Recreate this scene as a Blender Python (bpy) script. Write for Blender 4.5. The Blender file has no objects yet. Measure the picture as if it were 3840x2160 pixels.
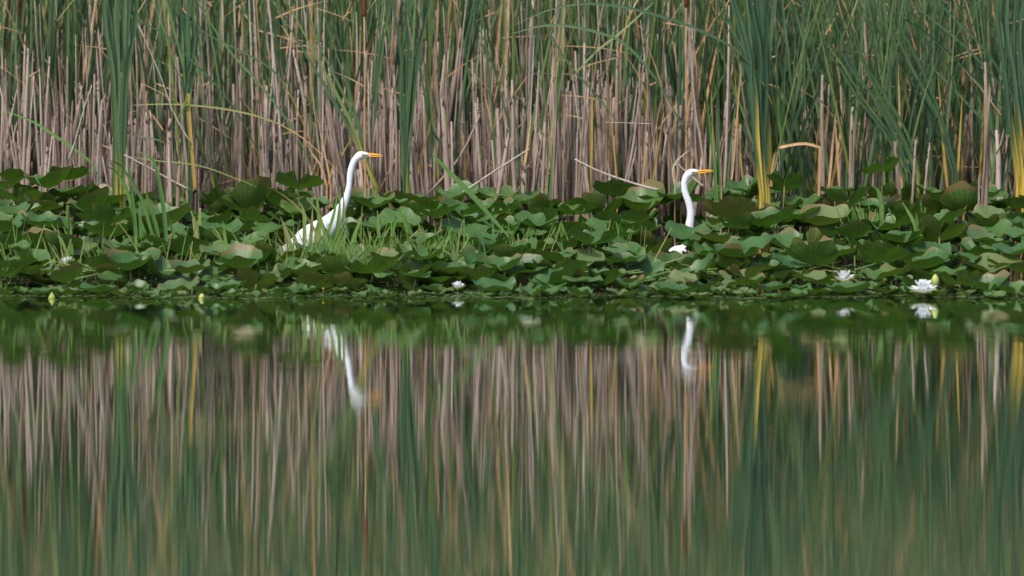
import bpy, math, random
from mathutils import Vector, Matrix
R = math.radians
random.seed(7)
sc = bpy.context.scene
col = sc.collection

# ------------------------------------------------------------------ camera
F, HZ, CH = 14400.0, 140.0, 1.5           # focal length in photo pixels, horizon row, eye height
TH = math.atan((1080 - HZ) / F)
cam = bpy.data.cameras.new("camera"); co = bpy.data.objects.new("camera", cam); col.objects.link(co)
co.location = (0, 0, CH); co.rotation_euler = (math.pi / 2 - TH, 0, 0)
cam.sensor_width = 36; cam.lens = 36 * F / 3840; cam.clip_end = 3000; cam.clip_start = 0.1
cam.dof.use_dof = True; cam.dof.focus_distance = 24.2; cam.dof.aperture_fstop = 1.2
sc.camera = co

# ------------------------------------------------------------------ light
SUN_EL, SUN_AZ = R(53), R(214)            # azimuth clockwise from +Y (the view direction)
w = bpy.data.worlds.new("World"); sc.world = w; w.use_nodes = True
nt = w.node_tree; bg = nt.nodes["Background"]
sky = nt.nodes.new("ShaderNodeTexSky"); sky.sky_type = 'NISHITA'; sky.sun_disc = False
sky.sun_elevation = SUN_EL; sky.sun_rotation = SUN_AZ; sky.dust_density = 3.0; sky.air_density = 1.0
nt.links.new(sky.outputs[0], bg.inputs[0]); bg.inputs[1].default_value = 0.15
sl = bpy.data.lights.new("sun", 'SUN'); so = bpy.data.objects.new("sun", sl); col.objects.link(so)
sl.energy = 2.5; sl.angle = R(2.0); sl.color = (1.0, 0.955, 0.89)
sd = Vector((math.sin(SUN_AZ) * math.cos(SUN_EL), math.cos(SUN_AZ) * math.cos(SUN_EL), math.sin(SUN_EL)))
so.rotation_euler = sd.to_track_quat('Z', 'Y').to_euler(); so.location = (0, 10, 20)
sc.view_settings.view_transform = 'Standard'; sc.view_settings.look = 'None'
sc.view_settings.exposure = 0.58; sc.view_settings.gamma = 1.0
sc.render.engine = 'CYCLES'
sc.cycles.use_denoising = True
sc.cycles.max_bounces = 8; sc.cycles.transparent_max_bounces = 8
sc.cycles.caustics_reflective = False; sc.cycles.caustics_refractive = False

# ------------------------------------------------------------------ helpers
def P(px, py, Y):
    """photo pixel -> world point at distance Y"""
    x = (px - 1920) / F; u = -(py - 1080) / F
    dy = math.cos(TH) + u * math.sin(TH); dz = -math.sin(TH) + u * math.cos(TH)
    k = Y / dy
    return Vector((x * k, Y, CH + dz * k))
def PX(x, Y): return 1920 + F * x / Y
def PY(z, Y): return HZ + F * (CH - z) / Y
def X_at(px, Y): return (px - 1920) * Y / F
def U(a, b): return random.uniform(a, b)

class MB:
    def __init__(s): s.v = []; s.f = []
    def tube(s, pts, rads, sides=6, flat=1.0, cap=True, jit=0.0, ph=None):
        b0 = len(s.v); n = len(pts); ph = U(0, 6.28) if ph is None else ph
        for i, p in enumerate(pts):
            p = Vector(p)
            t = (Vector(pts[min(i + 1, n - 1)]) - Vector(pts[max(i - 1, 0)]))
            t = t.normalized() if t.length > 1e-9 else Vector((0, 0, 1))
            a = Vector((0, 1, 0)).cross(t)
            if a.length < 1e-3: a = Vector((1, 0, 0)).cross(t)
            a.normalize(); b = t.cross(a)
            for k in range(sides):
                an = ph + 2 * math.pi * k / sides
                r = rads[i] * (1 + (U(-jit, jit) if jit else 0))
                s.v.append(p + a * r * math.cos(an) + b * r * flat * math.sin(an))
        for i in range(n - 1):
            for k in range(sides):
                k2 = (k + 1) % sides; q = b0 + i * sides
                s.f.append((q + k, q + k2, q + sides + k2, q + sides + k))
        if cap:
            s.f.append(tuple(b0 + (n - 1) * sides + k for k in range(sides)))
            s.f.append(tuple(b0 + sides - 1 - k for k in range(sides)))
    def strip(s, pts, wid, side=Vector((1, 0, 0)), fold=0.25, twist=0.0):
        b0 = len(s.v); n = len(pts)
        for i, p in enumerate(pts):
            p = Vector(p)
            t = (Vector(pts[min(i + 1, n - 1)]) - Vector(pts[max(i - 1, 0)]))
            t = t.normalized() if t.length > 1e-9 else Vector((0, 0, 1))
            d = (side - t * side.dot(t))
            d = d.normalized() if d.length > 1e-4 else Vector((0, 1, 0))
            if twist: d = Matrix.Rotation(twist * i / n, 3, t) @ d
            nn = t.cross(d)
            ww = wid[i] / 2
            s.v += [p - d * ww, p + nn * ww * fold * 2, p + d * ww]
        for i in range(n - 1):
            q = b0 + i * 3
            s.f += [(q, q + 1, q + 4, q + 3), (q + 1, q + 2, q + 5, q + 4)]
    def mesh(s, name, m, smooth=True):
        me = bpy.data.meshes.new(name); me.from_pydata([tuple(v) for v in s.v], [], s.f)
        me.materials.append(m)
        if smooth: me.polygons.foreach_set("use_smooth", [True] * len(me.polygons))
        me.update(); return me
def link(name, me, parent=None, loc=None, rot=None, scale=None):
    o = bpy.data.objects.new(name, me); col.objects.link(o)
    if parent: o.parent = parent
    if loc is not None: o.location = loc
    if rot is not None: o.rotation_euler = rot
    if scale is not None: o.scale = scale
    return o
def thing(name, loc, label=None, cat=None, group=None, rot=None, scale=None):
    o = link(name, None, None, loc, rot, scale); o.empty_display_size = 0.05
    return tag(o, label, cat, group)
def tag(o, label=None, cat=None, group=None, kind=None):
    if label: o["label"] = label
    if cat: o["category"] = cat
    if group: o["group"] = group
    if kind: o["kind"] = kind
    return o
def spline(pts, n):
    """Catmull-Rom through tuples of any length -> n samples"""
    L = len(pts); out = []
    for j in range(n):
        t = j * (L - 1) / (n - 1); i = min(int(t), L - 2); u = t - i
        p0, p1, p2, p3 = pts[max(i - 1, 0)], pts[i], pts[i + 1], pts[min(i + 2, L - 1)]
        out.append(tuple(0.5 * (2 * b + (c - a) * u + (2 * a - 5 * b + 4 * c - d) * u * u + (3 * b - a - 3 * c + d) * u ** 3)
                         for a, b, c, d in zip(p0, p1, p2, p3)))
    return out

# ------------------------------------------------------------------ materials
class N:
    def __init__(s, name):
        s.m = bpy.data.materials.new(name); s.m.use_nodes = True; s.t = s.m.node_tree
        s.t.nodes.clear(); s.out = s.t.nodes.new("ShaderNodeOutputMaterial")
    def n(s, kind, **kw):
        x = s.t.nodes.new("ShaderNode" + kind)
        for k, v in kw.items(): setattr(x, k, v)
        return x
    def l(s, a, b): s.t.links.new(a, b)
    def math(s, op, a, b=None, c=None, clamp=False):
        x = s.n("Math", operation=op); x.use_clamp = clamp
        for i, q in enumerate((a, b, c)):
            if q is None: continue
            if isinstance(q, (int, float)): x.inputs[i].default_value = q
            else: s.l(q, x.inputs[i])
        return x.outputs[0]
    def mix(s, fac, a, b, mode='MIX'):
        x = s.n("Mix", data_type='RGBA', blend_type=mode)
        for i, q in ((0, fac), (6, a), (7, b)):
            if isinstance(q, (int, float)): x.inputs[i].default_value = q
            elif isinstance(q, tuple): x.inputs[i].default_value = (*q, 1) if len(q) == 3 else q
            else: s.l(q, x.inputs[i])
        return x.outputs[2]
    def ramp(s, fac, stops, interp='LINEAR'):
        x = s.n("ValToRGB"); x.color_ramp.interpolation = interp
        e = x.color_ramp.elements
        while len(e) < len(stops): e.new(0.5)
        e = x.color_ramp.elements
        for q, (p, c) in zip(e, stops): q.position = p; q.color = (*c, 1)
        s.l(fac, x.inputs[0]); return x.outputs[0]
    def noise(s, vec, scale, detail=3, sc3=None, rough=0.55):
        if sc3:
            mp = s.n("Mapping"); mp.inputs['Scale'].default_value = sc3; s.l(vec, mp.inputs[0]); vec = mp.outputs[0]
        x = s.n("TexNoise"); x.inputs['Scale'].default_value = scale; x.inputs['Detail'].default_value = detail
        x.inputs['Roughness'].default_value = rough
        s.l(vec, x.inputs[0]); return x.outputs[0]
    def rnd(s):
        return s.math('FRACT', s.math('ADD', s.n("NewGeometry").outputs['Random Per Island'], s.n("ObjectInfo").outputs['Random']))
    def obj(s): return s.n("TexCoord").outputs['Object']
    def bump(s, h, strength, dist):
        x = s.n("Bump"); x.inputs['Strength'].default_value = strength; x.inputs['Distance'].default_value = dist
        s.l(h, x.inputs['Height']); return x.outputs[0]
    def surf(s, colr, rough=0.5, spec=0.5, transl=0.0, tcol=None, bump=None, **kw):
        p = s.n("BsdfPrincipled")
        if isinstance(colr, tuple): p.inputs['Base Color'].default_value = (*colr, 1)
        else: s.l(colr, p.inputs['Base Color'])
        if isinstance(rough, (int, float)): p.inputs['Roughness'].default_value = rough
        else: s.l(rough, p.inputs['Roughness'])
        p.inputs['Specular IOR Level'].default_value = spec
        for k, v in kw.items(): p.inputs[k].default_value = v
        if bump: s.l(bump, p.inputs['Normal'])
        o = p.outputs[0]
        if transl:
            t = s.n("BsdfTranslucent"); c = tcol or colr
            if isinstance(c, tuple): t.inputs[0].default_value = (*c, 1)
            else: s.l(c, t.inputs[0])
            mx = s.n("MixShader"); mx.inputs[0].default_value = transl
            s.l(o, mx.inputs[1]); s.l(t.outputs[0], mx.inputs[2]); o = mx.outputs[0]
        s.l(o, s.out.inputs[0]); return s.m

def m_dead(name, stops, fiber=1.0):
    a = N(name); ob = a.obj(); r = a.rnd()
    base = a.ramp(r, stops)
    # long fibres running up the stem, plus small dark flecks of mud and mould
    fib = a.noise(ob, 1.0, 3, (170, 170, 6)); fl = a.noise(ob, 1.0, 3, (60, 60, 22), 0.7)
    mid = a.noise(ob, 1.0, 2, (14, 14, 3))
    c = a.mix(a.math('MULTIPLY', a.math('SUBTRACT', fib, 0.42, clamp=True), 2.4 * fiber, clamp=True), base, (0.36, 0.28, 0.215))
    c = a.mix(a.math('MULTIPLY', a.math('SUBTRACT', fl, 0.56, clamp=True), 4.5, clamp=True), c, (0.085, 0.058, 0.045))
    c = a.mix(a.math('MULTIPLY', a.math('SUBTRACT', mid, 0.45, clamp=True), 1.6, clamp=True), c, (0.17, 0.12, 0.085))
    return a.surf(c, 0.75, 0.25, bump=a.bump(fib, 0.6, 0.004))
M = {}
M['dead'] = m_dead("dead_reed", [(0, (0.13, 0.095, 0.07)), (0.3, (0.24, 0.18, 0.145)), (0.55, (0.33, 0.26, 0.225)), (0.8, (0.27, 0.205, 0.17)), (1, (0.18, 0.125, 0.085))])
M['pale'] = m_dead("bleached_reed", [(0, (0.33, 0.26, 0.215)), (0.5, (0.40, 0.33, 0.295)), (1, (0.28, 0.21, 0.17))], 0.6)
M['white'] = m_dead("whitened_reed", [(0, (0.33, 0.27, 0.22)), (1, (0.42, 0.37, 0.33))], 0.3)
M['tan'] = m_dead("tan_reed_leaf", [(0, (0.42, 0.215, 0.085)), (0.5, (0.50, 0.32, 0.17)), (1, (0.36, 0.20, 0.09))], 0.5)

def m_blade(name, stops, ylo, yhi, yfrac, ycols=((0.46, 0.30, 0.025), (0.30, 0.33, 0.03))):
    """cattail leaf: green, on some plants yellow at the sheath end"""
    a = N(name); ob = a.obj(); r = a.rnd()
    base = a.ramp(r, stops)
    st = a.noise(ob, 1.0, 2, (90, 90, 3))
    c = a.mix(a.math('MULTIPLY', a.math('SUBTRACT', st, 0.45, clamp=True), 1.5, clamp=True), base, (0.10, 0.19, 0.07))
    sep = a.n("SeparateXYZ"); a.l(ob, sep.inputs[0]); z = sep.outputs[2]
    lim = a.math('MULTIPLY_ADD', r, yhi - ylo, ylo)
    f = a.math('DIVIDE', a.math('SUBTRACT', lim, z), 0.35, clamp=True)
    on = a.math('LESS_THAN', a.math('FRACT', a.math('MULTIPLY', r, 7.13)), yfrac)
    yc = a.ramp(a.math('FRACT', a.math('MULTIPLY', r, 3.7)), [(0, ycols[0]), (1, ycols[1])])
    c = a.mix(a.math('MULTIPLY', f, on), c, yc)
    # dry brown spots and tips
    sp = a.noise(ob, 1.0, 3, (25, 25, 5), 0.7)
    c = a.mix(a.math('MULTIPLY', a.math('SUBTRACT', sp, 0.64, clamp=True), 6, clamp=True), c, (0.30, 0.21, 0.07))
    return a.surf(c, 0.5, 0.35, transl=0.28, bump=a.bump(st, 0.3, 0.002))
G0 = [(0, (0.040, 0.088, 0.040)), (0.35, (0.058, 0.115, 0.050)), (0.7, (0.083, 0.150, 0.058)), (0.9, (0.125, 0.21, 0.070)), (1, (0.24, 0.26, 0.07))]
M['green'] = m_blade("cattail_leaf", G0, 0.3, 1.0, 0.22)
G1 = [(0, (0.032, 0.078, 0.040)), (0.6, (0.046, 0.102, 0.048)), (1, (0.070, 0.135, 0.055))]
M['gy'] = m_blade("cattail_leaf_yellow_base", G1, 0.95, 1.5, 0.97, ((0.72, 0.47, 0.06), (0.60, 0.50, 0.09)))
M['gdark'] = m_blade("clump_leaf", G1, 0.3, 1.0, 0.0)
M['gy2'] = m_blade("cattail_leaf_yellow_foot", G0, 0.85, 1.2, 0.85, ((0.55, 0.38, 0.05), (0.33, 0.36, 0.04)))
M['lime'] = m_blade("grass_leaf", [(0, (0.085, 0.19, 0.035)), (0.5, (0.14, 0.26, 0.045)), (0.8, (0.20, 0.29, 0.07)), (1, (0.32, 0.29, 0.12))], 0.0, 0.05, 0.2)
M['blade'] = m_blade("fresh_reed_leaf", [(0, (0.075, 0.18, 0.04)), (1, (0.11, 0.225, 0.045))], 0.0, 0.05, 0.0)
a = N("yellow_reed"); M['yellow'] = a.surf(a.mix(a.noise(a.obj(), 1, 3, (60, 60, 4)), a.mix(a.noise(a.obj(), 1, 4, (18, 18, 9)), (0.20, 0.13, 0.05), (0.34, 0.27, 0.05)), (0.50, 0.31, 0.07)), 0.55, 0.25, transl=0.15)
a = N("cattail_spike"); M['spike'] = a.surf(a.mix(a.noise(a.obj(), 220, 3), (0.10, 0.028, 0.014), (0.17, 0.055, 0.028)), 0.9, 0.1, bump=a.bump(a.noise(a.obj(), 400, 2), 0.8, 0.003))

def m_pad(name, tops, unders, gloss=0.22, radial=True):
    a = N(name); ob = a.obj(); oi = a.rnd()
    top = a.ramp(oi, tops); und = a.ramp(oi, unders)
    sep = a.n("SeparateXYZ"); a.l(ob, sep.inputs[0])
    ang = a.math('ARCTAN2', sep.outputs[1], sep.outputs[0])
    big = a.noise(ob, 9, 3); fine = a.noise(ob, 60, 3)
    wob = a.math('MULTIPLY_ADD', big, 0.25, ang)
    vein = a.math('POWER', a.math('ABSOLUTE', a.math('COSINE', a.math('MULTIPLY', wob, 11.0))), 14.0) if radial else fine
    rad = a.n("VectorMath", operation='LENGTH'); a.l(ob, rad.inputs[0])
    top = a.mix(a.math('MULTIPLY', vein, 0.22), top, (0.13, 0.20, 0.08))
    top = a.mix(a.math('MULTIPLY', a.math('SUBTRACT', big, 0.5, clamp=True), 1.6, clamp=True), top, (0.115, 0.165, 0.05))
    und = a.mix(a.math('MULTIPLY', vein, 0.45), und, (0.16, 0.20, 0.05))
    und = a.mix(a.math('MULTIPLY', a.math('SUBTRACT', big, 0.48, clamp=True), 2.2, clamp=True), und, (0.10, 0.085, 0.018))
    # worn and blotched places
    sp = a.math('MULTIPLY', a.math('SUBTRACT', a.noise(ob, 34, 4, None, 0.7), 0.66, clamp=True), 9, clamp=True)
    top = a.mix(sp, top, (0.22, 0.19, 0.09))
    edge = a.math('MULTIPLY', a.math('ADD', rad.outputs['Value'], a.math('MULTIPLY', big, 0.35)), 1.0)
    brown = a.math('MULTIPLY', a.math('SUBTRACT', edge, 1.17 if name.endswith('olive') else 1.23, clamp=True), 9, clamp=True)
    if radial: top = a.mix(brown, top, (0.16, 0.13, 0.05)); und = a.mix(brown, und, (0.13, 0.10, 0.03))
    bf = a.n("NewGeometry").outputs['Backfacing']
    c = a.mix(bf, top, und)
    ro = a.math('MULTIPLY_ADD', fine, 0.20, gloss)
    p = a.n("BsdfPrincipled"); a.l(c, p.inputs['Base Color']); a.l(a.math('MULTIPLY_ADD', bf, 0.3, ro), p.inputs['Roughness'])
    p.inputs['Specular IOR Level'].default_value = 0.36
    a.l(a.bump(a.math('ADD', a.math('MULTIPLY', vein, 0.5), fine), 0.28, 0.004), p.inputs['Normal'])
    t = a.n("BsdfTranslucent"); a.l(a.mix(0.6, c, (0.10, 0.26, 0.012)), t.inputs[0])
    mx = a.n("MixShader"); mx.inputs[0].default_value = 0.22
    a.l(p.outputs[0], mx.inputs[1]); a.l(t.outputs[0], mx.inputs[2]); a.l(mx.outputs[0], a.out.inputs[0])
    return a.m
TOPS = [(0, (0.036, 0.098, 0.026)), (0.5, (0.050, 0.120, 0.032)), (1, (0.068, 0.138, 0.034))]
UND = [(0, (0.028, 0.085, 0.012)), (0.6, (0.042, 0.105, 0.015)), (1, (0.060, 0.115, 0.018))]
M['pad'] = m_pad("lily_leaf_green", TOPS, UND)
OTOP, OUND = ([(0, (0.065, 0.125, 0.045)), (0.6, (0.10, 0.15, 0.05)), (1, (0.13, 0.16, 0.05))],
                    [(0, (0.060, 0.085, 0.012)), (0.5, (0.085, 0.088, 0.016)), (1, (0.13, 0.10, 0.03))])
M['padold'] = m_pad("lily_leaf_olive", OTOP, OUND, 0.34)
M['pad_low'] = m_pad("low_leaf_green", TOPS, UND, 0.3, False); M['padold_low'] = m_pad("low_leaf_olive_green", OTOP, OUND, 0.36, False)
a = N("leaf_stalk"); M['stalk'] = a.surf(a.mix(a.noise(a.obj(), 30, 2), (0.09, 0.12, 0.03), (0.22, 0.13, 0.06)), 0.5, 0.4)
a = N("mud"); M['mud'] = a.surf(a.mix(a.noise(a.obj(), 8, 5), (0.05, 0.035, 0.022), (0.13, 0.09, 0.06)), 0.9, 0.2, bump=a.bump(a.noise(a.obj(), 20, 4), 0.8, 0.05))

# water: murky body below a Fresnel mirror with faint wind ripples stretched along the shore
a = N("pond_water"); ob = a.obj()
n1 = a.noise(ob, 1.0, 2, (1.3, 7.0, 1)); n2 = a.noise(ob, 1.0, 2, (5.0, 26.0, 1)); n3 = a.noise(ob, 1.0, 1, (0.35, 1.6, 1))
h = a.math('ADD', a.math('MULTIPLY', n1, 1.0), a.math('ADD', a.math('MULTIPLY', n2, a.math('MULTIPLY_ADD', a.math('SUBTRACT', a.noise(ob, 1.0, 1, (0.25, 1.1, 1)), 0.5, clamp=True), 1.6, 0.10)), a.math('MULTIPLY', n3, 0.8)))
bn = a.bump(h, 1.0, 0.0009)
gl = a.n("BsdfAnisotropic", distribution='BECKMANN'); gl.inputs['Roughness'].default_value = 0.024
gl.inputs['Color'].default_value = (0.97, 1.0, 0.98, 1); a.l(bn, gl.inputs['Normal'])
df = a.n("BsdfDiffuse"); df.inputs[0].default_value = (0.010, 0.019, 0.011, 1)
fr = a.n("Fresnel"); fr.inputs[0].default_value = 1.4; a.l(bn, fr.inputs['Normal'])
mx = a.n("MixShader"); a.l(a.math('POWER', fr.outputs[0], 0.33), mx.inputs[0]); a.l(df.outputs[0], mx.inputs[1]); a.l(gl.outputs[0], mx.inputs[2])
a.l(mx.outputs[0], a.out.inputs[0]); M['water'] = a.m

a = N("white_plumage"); ob = a.obj()
f1 = a.noise(ob, 1, 3, (38, 38, 70)); f2 = a.noise(ob, 25, 2)
M['white_feather'] = a.surf(a.mix(f2, (0.62, 0.64, 0.69), (0.68, 0.695, 0.73)), 0.75, 0.2, bump=a.bump(f1, 0.35, 0.006),
                            **{'Subsurface Weight': 0.15, 'Subsurface Scale': 0.01})
a = N("orange_bill"); sx = a.n("SeparateXYZ"); a.l(a.obj(), sx.inputs[0])
M['bill'] = a.surf(a.mix(a.noise(a.obj(), 1, 2, (20, 90, 200)), (0.82, 0.42, 0.03), (0.72, 0.30, 0.02)), 0.35, 0.5)
a = N("lore_skin"); M['lore'] = a.surf((0.50, 0.52, 0.10), 0.5, 0.4)
a = N("gape_line"); M['gape'] = a.surf((0.10, 0.085, 0.03), 0.6, 0.3)
a = N("eye_iris"); M['iris'] = a.surf((0.68, 0.62, 0.25), 0.15, 0.6)
a = N("eye_pupil"); M['pupil'] = a.surf((0.01, 0.01, 0.01), 0.1, 0.6)
a = N("black_leg"); M['leg'] = a.surf((0.02, 0.02, 0.018), 0.6, 0.4)
a = N("petal"); M['petal'] = a.surf((0.86, 0.87, 0.88), 0.45, 0.3, transl=0.3, tcol=(0.85, 0.88, 0.85))
a = N("stamen"); M['stamen'] = a.surf((0.80, 0.55, 0.05), 0.6, 0.3)
a = N("sepal"); M['sepal'] = a.surf(a.mix(a.noise(a.obj(), 40, 2), (0.22, 0.33, 0.05), (0.42, 0.45, 0.08)), 0.45, 0.4, transl=0.2)
a = N("bud_yellow"); M['bud'] = a.surf(a.mix(a.noise(a.obj(), 30, 2), (0.33, 0.42, 0.10), (0.50, 0.54, 0.16)), 0.45, 0.4, transl=0.2)

# ------------------------------------------------------------------ setting
def bank(x, y):
    t = max(0, min(1, (y - 25.2) / 2.2)); t = t * t * (3 - 2 * t)
    return -0.30 + 0.36 * t + 0.03 * math.sin(x * 1.7 + y) * t
m = MB()
xs = [-900, -60, -12] + [-8 + i * 0.5 for i in range(33)] + [12, 60, 900]
ys = [-400, 0, 15] + [20 + i * 0.4 for i in range(50)] + [45, 60, 200, 1800]
for y in ys:
    for x in xs: m.v.append((x, y, bank(x, y)))
nx = len(xs)
for j in range(len(ys) - 1):
    for i in range(nx - 1):
        q = j * nx + i; m.f.append((q, q + 1, q + nx + 1, q + nx))
tag(link("ground", m.mesh("ground", M['mud'])), "dark mud of the pond bed and marsh bank", None, None, "structure")
m = MB(); m.v = [(-800, -300, 0), (800, -300, 0), (800, 60, 0), (-800, 60, 0)]; m.f = [(0, 1, 2, 3)]
tag(link("water", m.mesh("water", M['water'])), "still pond water mirroring the reeds", None, None, "structure")

# ------------------------------------------------------------------ reeds
LEAVES = []; STEMS = []; CATS = []          # registries for labels: (object, px, description key ...)
ZONES = [(330, "at far left edge"), (560, "beside the leftmost green clump"), (900, "around the folded yellow reed"),
         (1270, "left of the left egret's head"), (1500, "behind the left egret's bill"), (1760, "right of the left egret"),
         (2060, "midway between the egrets"), (2330, "left of the right egret"), (2560, "just left of right egret's head"),
         (2760, "behind the right egret's bill"), (3010, "at the big yellow-based clump"), (3260, "right of the yellow-based clump"),
         (3560, "left of the tall lone stump"), (9999, "near right edge")]
def zone(px):
    for lim, z in ZONES:
        if px < lim: return z

def dead_stem_mesh(mb, base, top, w, splits=2):
    """a dead cattail shaft: stiff flattened core with broken sheaths of unequal height round it"""
    base = Vector(base); top = Vector(top); d = top - base; n = 7
    bend = Vector((U(-1, 1), U(-1, 1), 0)) * d.length * 0.012
    pts = [base + d * (i / (n - 1)) + bend * math.sin(math.pi * i / (n - 1)) + Vector((U(-.15, .15), 0, 0)) * w for i in range(n)]
    rr = [w / 2 * (1 - 0.35 * (i / (n - 1))) * U(0.93, 1.07) for i in range(n)]
    rr[-1] *= U(0.2, 0.7)
    mb.tube(pts, rr, 6, 0.6, jit=0.10)
    for k in range(random.choice((1, 2, 3))):     # frayed fibres at the broken top
        q0 = base + d * U(.86, .98) + Vector((U(-.3, .3) * w, -.2 * w, 0)); q1 = q0 + Vector((U(-1.1, 1.1) * w, U(-.5, .5) * w, U(.6, 2.6) * w))
        mb.tube([q0, (q0 + q1) / 2 + Vector((U(-.2, .2) * w, 0, 0)), q1], [w * .13, w * .09, w * .02], 4, 0.6)
    for k in range(splits):
        f = U(0.35, 0.97); off = Vector((U(-.6, .6) * w, -U(0.15, .5) * w, 0)); ln = Vector((U(-.03, .03), U(-.02, .0), 0)) * d.length
        n2 = 6
        pts = [base + off * (1 - 0.3 * i / n2) + d * f * i / (n2 - 1) + ln * (i / (n2 - 1)) ** 2 for i in range(n2)]
        ww = [w * U(0.35, 0.75) * (1 - 0.35 * i / n2) for i in range(n2)]; ww[-1] *= U(0.1, 0.6)
        mb.tube(pts, [q / 2 for q in ww], 5, 0.45, jit=0.12)

def add_stem(pxb, Y, pxt, pyt, wpx, mat='dead', splits=2, name="dead_reed_stem", label=None, z0=None):
    zb = bank(X_at(pxb, Y), Y) - 0.05 if z0 is None else z0
    b = Vector((X_at(pxb, Y), Y, zb)); t = P(pxt, pyt, Y + U(-.05, .05)); wd = wpx * Y / F
    mb = MB(); dead_stem_mesh(mb, (0, 0, 0), t - b, wd, splits)
    o = link(name, mb.mesh(name, M[mat]), None, b)
    tag(o, label, "dead reed", "dead reed stems standing in front of the green reeds")
    lean = pxt - pxb
    if not label:
        STEMS.append((o, (pxb + pxt) / 2, ("thick" if wpx > 19 else "thin") + (" tall" if pyt < 330 else " short" if pyt > 520 else ""),
                      " leaning left" if lean < -28 else " leaning right" if lean > 28 else "", mat))
    return o
# the ones that stand out
add_stem(645, 24.95, 640, 445, 36, splits=3, label="broad flat grey-brown reed stump standing alone left of left egret")
add_stem(3680, 24.7, 3697, 232, 24, splits=3, label="tall lone grey reed stump rising from leaves near right edge")
add_stem(3110, 25.3, 3086, 280, 21, label="tall pointed grey stem right of the bent orange leaf")
add_stem(3184, 25.2, 3195, 400, 22, splits=3, label="grey forked-top stump in leaves below leaning green blades")
add_stem(3268, 25.9, 3258, 405, 18, label="grey stem right of the forked-top stump")
add_stem(2275, 25.6, 2240, 262, 28, splits=3, label="tallest jagged grey stump left of the right egret")
add_stem(2500, 25.5, 2555, 395, 26, splits=1, label="grey stem leaning right just above the right egret's head")
add_stem(1712, 25.4, 1662, 370, 34, splits=3, label="thick split grey stump above the long fresh green blade")
add_stem(2080, 25.2, 2072, 250, 22, splits=2, label="tall grey stem rising out of leaves between the egrets")
add_stem(1965, 25.5, 1920, 300, 22, splits=1, label="grey stem leaning left midway between egrets")
add_stem(1990, 25.8, 2005, 390, 16, splits=0, mat='pale', label="slim pale stem beside the left-leaning stem midway")
add_stem(1895, 25.5, 1868, 410, 26, label="grey stump with dark side near centre of the reeds")
add_stem(2850, 25.0, 2800, 800 - 180, 13, splits=1, label="thin grey stick leaning left at foot of yellow-based clump")
add_stem(3420, 25.1, 3355, 530, 20, splits=1, label="curved grey stem leaning left above dark raised leaf")
add_stem(3405, 25.1, 3432, 522, 15, splits=1, label="grey stub of a leaning pair right of centre clump")
add_stem(3430, 25.12, 3485, 535, 13, splits=0, mat='pale', label="pale stub leaning right behind raised leaves at right")
add_stem(1430, 25.9, 1435, 310, 34, splits=4, label="broad bundled brown stump behind left egret's bill")
add_stem(1475, 25.8, 1470, 330, 24, splits=3, label="split brown stump right of left egret's bill")
def brown_amount(px):
    if px < 1100: return 1.0
    if px < 2600: return 0.95
    if px < 2780: return 0.7
    return 0.42
cnt = 0
while cnt < 168:
    px = U(5, 3835)
    if random.random() > brown_amount(px): continue
    Y = U(25.3, 26.5); f = random.random(); px += 30 * math.sin(px * .021) + 14 * math.sin(px * .067)
    pyt = U(300, 640) if f < 0.62 else U(130, 330)
    if px > 2780: pyt = U(380, 640)
    wpx = (U(10, 32) if random.random() < .5 else U(10, 20)) if pyt > 300 else U(10, 18)
    add_stem(px, Y, px + random.gauss(0, 26 if random.random() < .65 else 85), pyt, wpx, 'dead' if random.random() < 0.75 else 'pale', random.choice((0, 1, 2, 3)))
    cnt += 1
cnt = 0
while cnt < 96:     # thin bleached stalks that run up through the green
    px = U(5, 3835)
    if random.random() > (1.0 if px < 2750 else 0.2): continue
    Y = U(25.6, 27.0); pyt = U(-150, 280)
    add_stem(px, Y, px + random.gauss(0, 60), pyt, U(7, 13), random.choice(('pale', 'pale', 'dead', 'white')), random.choice((0, 0, 1)), name="dead_reed_stem")
    cnt += 1
# the rest of the dead stand, behind and to the sides
mb = MB()
for i in range(4200):
    px = U(-1300, 5100); Y = 25.9 + 3.6 * random.random()
    if random.random() > (brown_amount(px) if -50 < px < 3890 else 0.4): continue
    if -60 < px < 3900 or True:
        x = X_at(px, Y); zb = bank(x, Y); pyt = U(280, 660) if random.random() < 0.78 else U(-200, 300)
        t = P(px + random.gauss(0, 38 if random.random() < .7 else 120), pyt, Y)
        dead_stem_mesh(mb, (x, Y, zb - .03), t, (U(9, 26) if pyt > 300 else U(6, 12)) * Y / F, random.choice((0, 0, 1, 2)))
for i in range(900):
    px = U(-700, 4500)
    if random.random() > (brown_amount(px) if px < 2760 else .25): continue
    Y = U(25.55, 26.6); x = X_at(px, Y); pyt = U(330, 650) if random.random() < .9 else U(60, 330)
    dead_stem_mesh(mb, (x, Y, bank(x, Y) - .03), P(px + random.gauss(0, 28 if random.random() < .7 else 95), pyt, Y), U(6, 20) * Y / F, random.choice((0, 1, 2)))
for i in range(260):     # beyond both edges of the photograph
    px = random.choice((U(-1500, -30), U(3870, 5300))); Y = U(25.4, 26.6); x = X_at(px, Y); zb = bank(x, Y)
    dead_stem_mesh(mb, (x, Y, zb - .05), P(px + random.gauss(0, 22), U(150, 640), Y), U(12, 34) * Y / F, 2)
tag(link("dead_reed_bed", mb.mesh("dead_reed_bed", M['dead'])), "dense grey-brown dead reed stems filling the back of the stand", None, None, "stuff")
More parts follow.
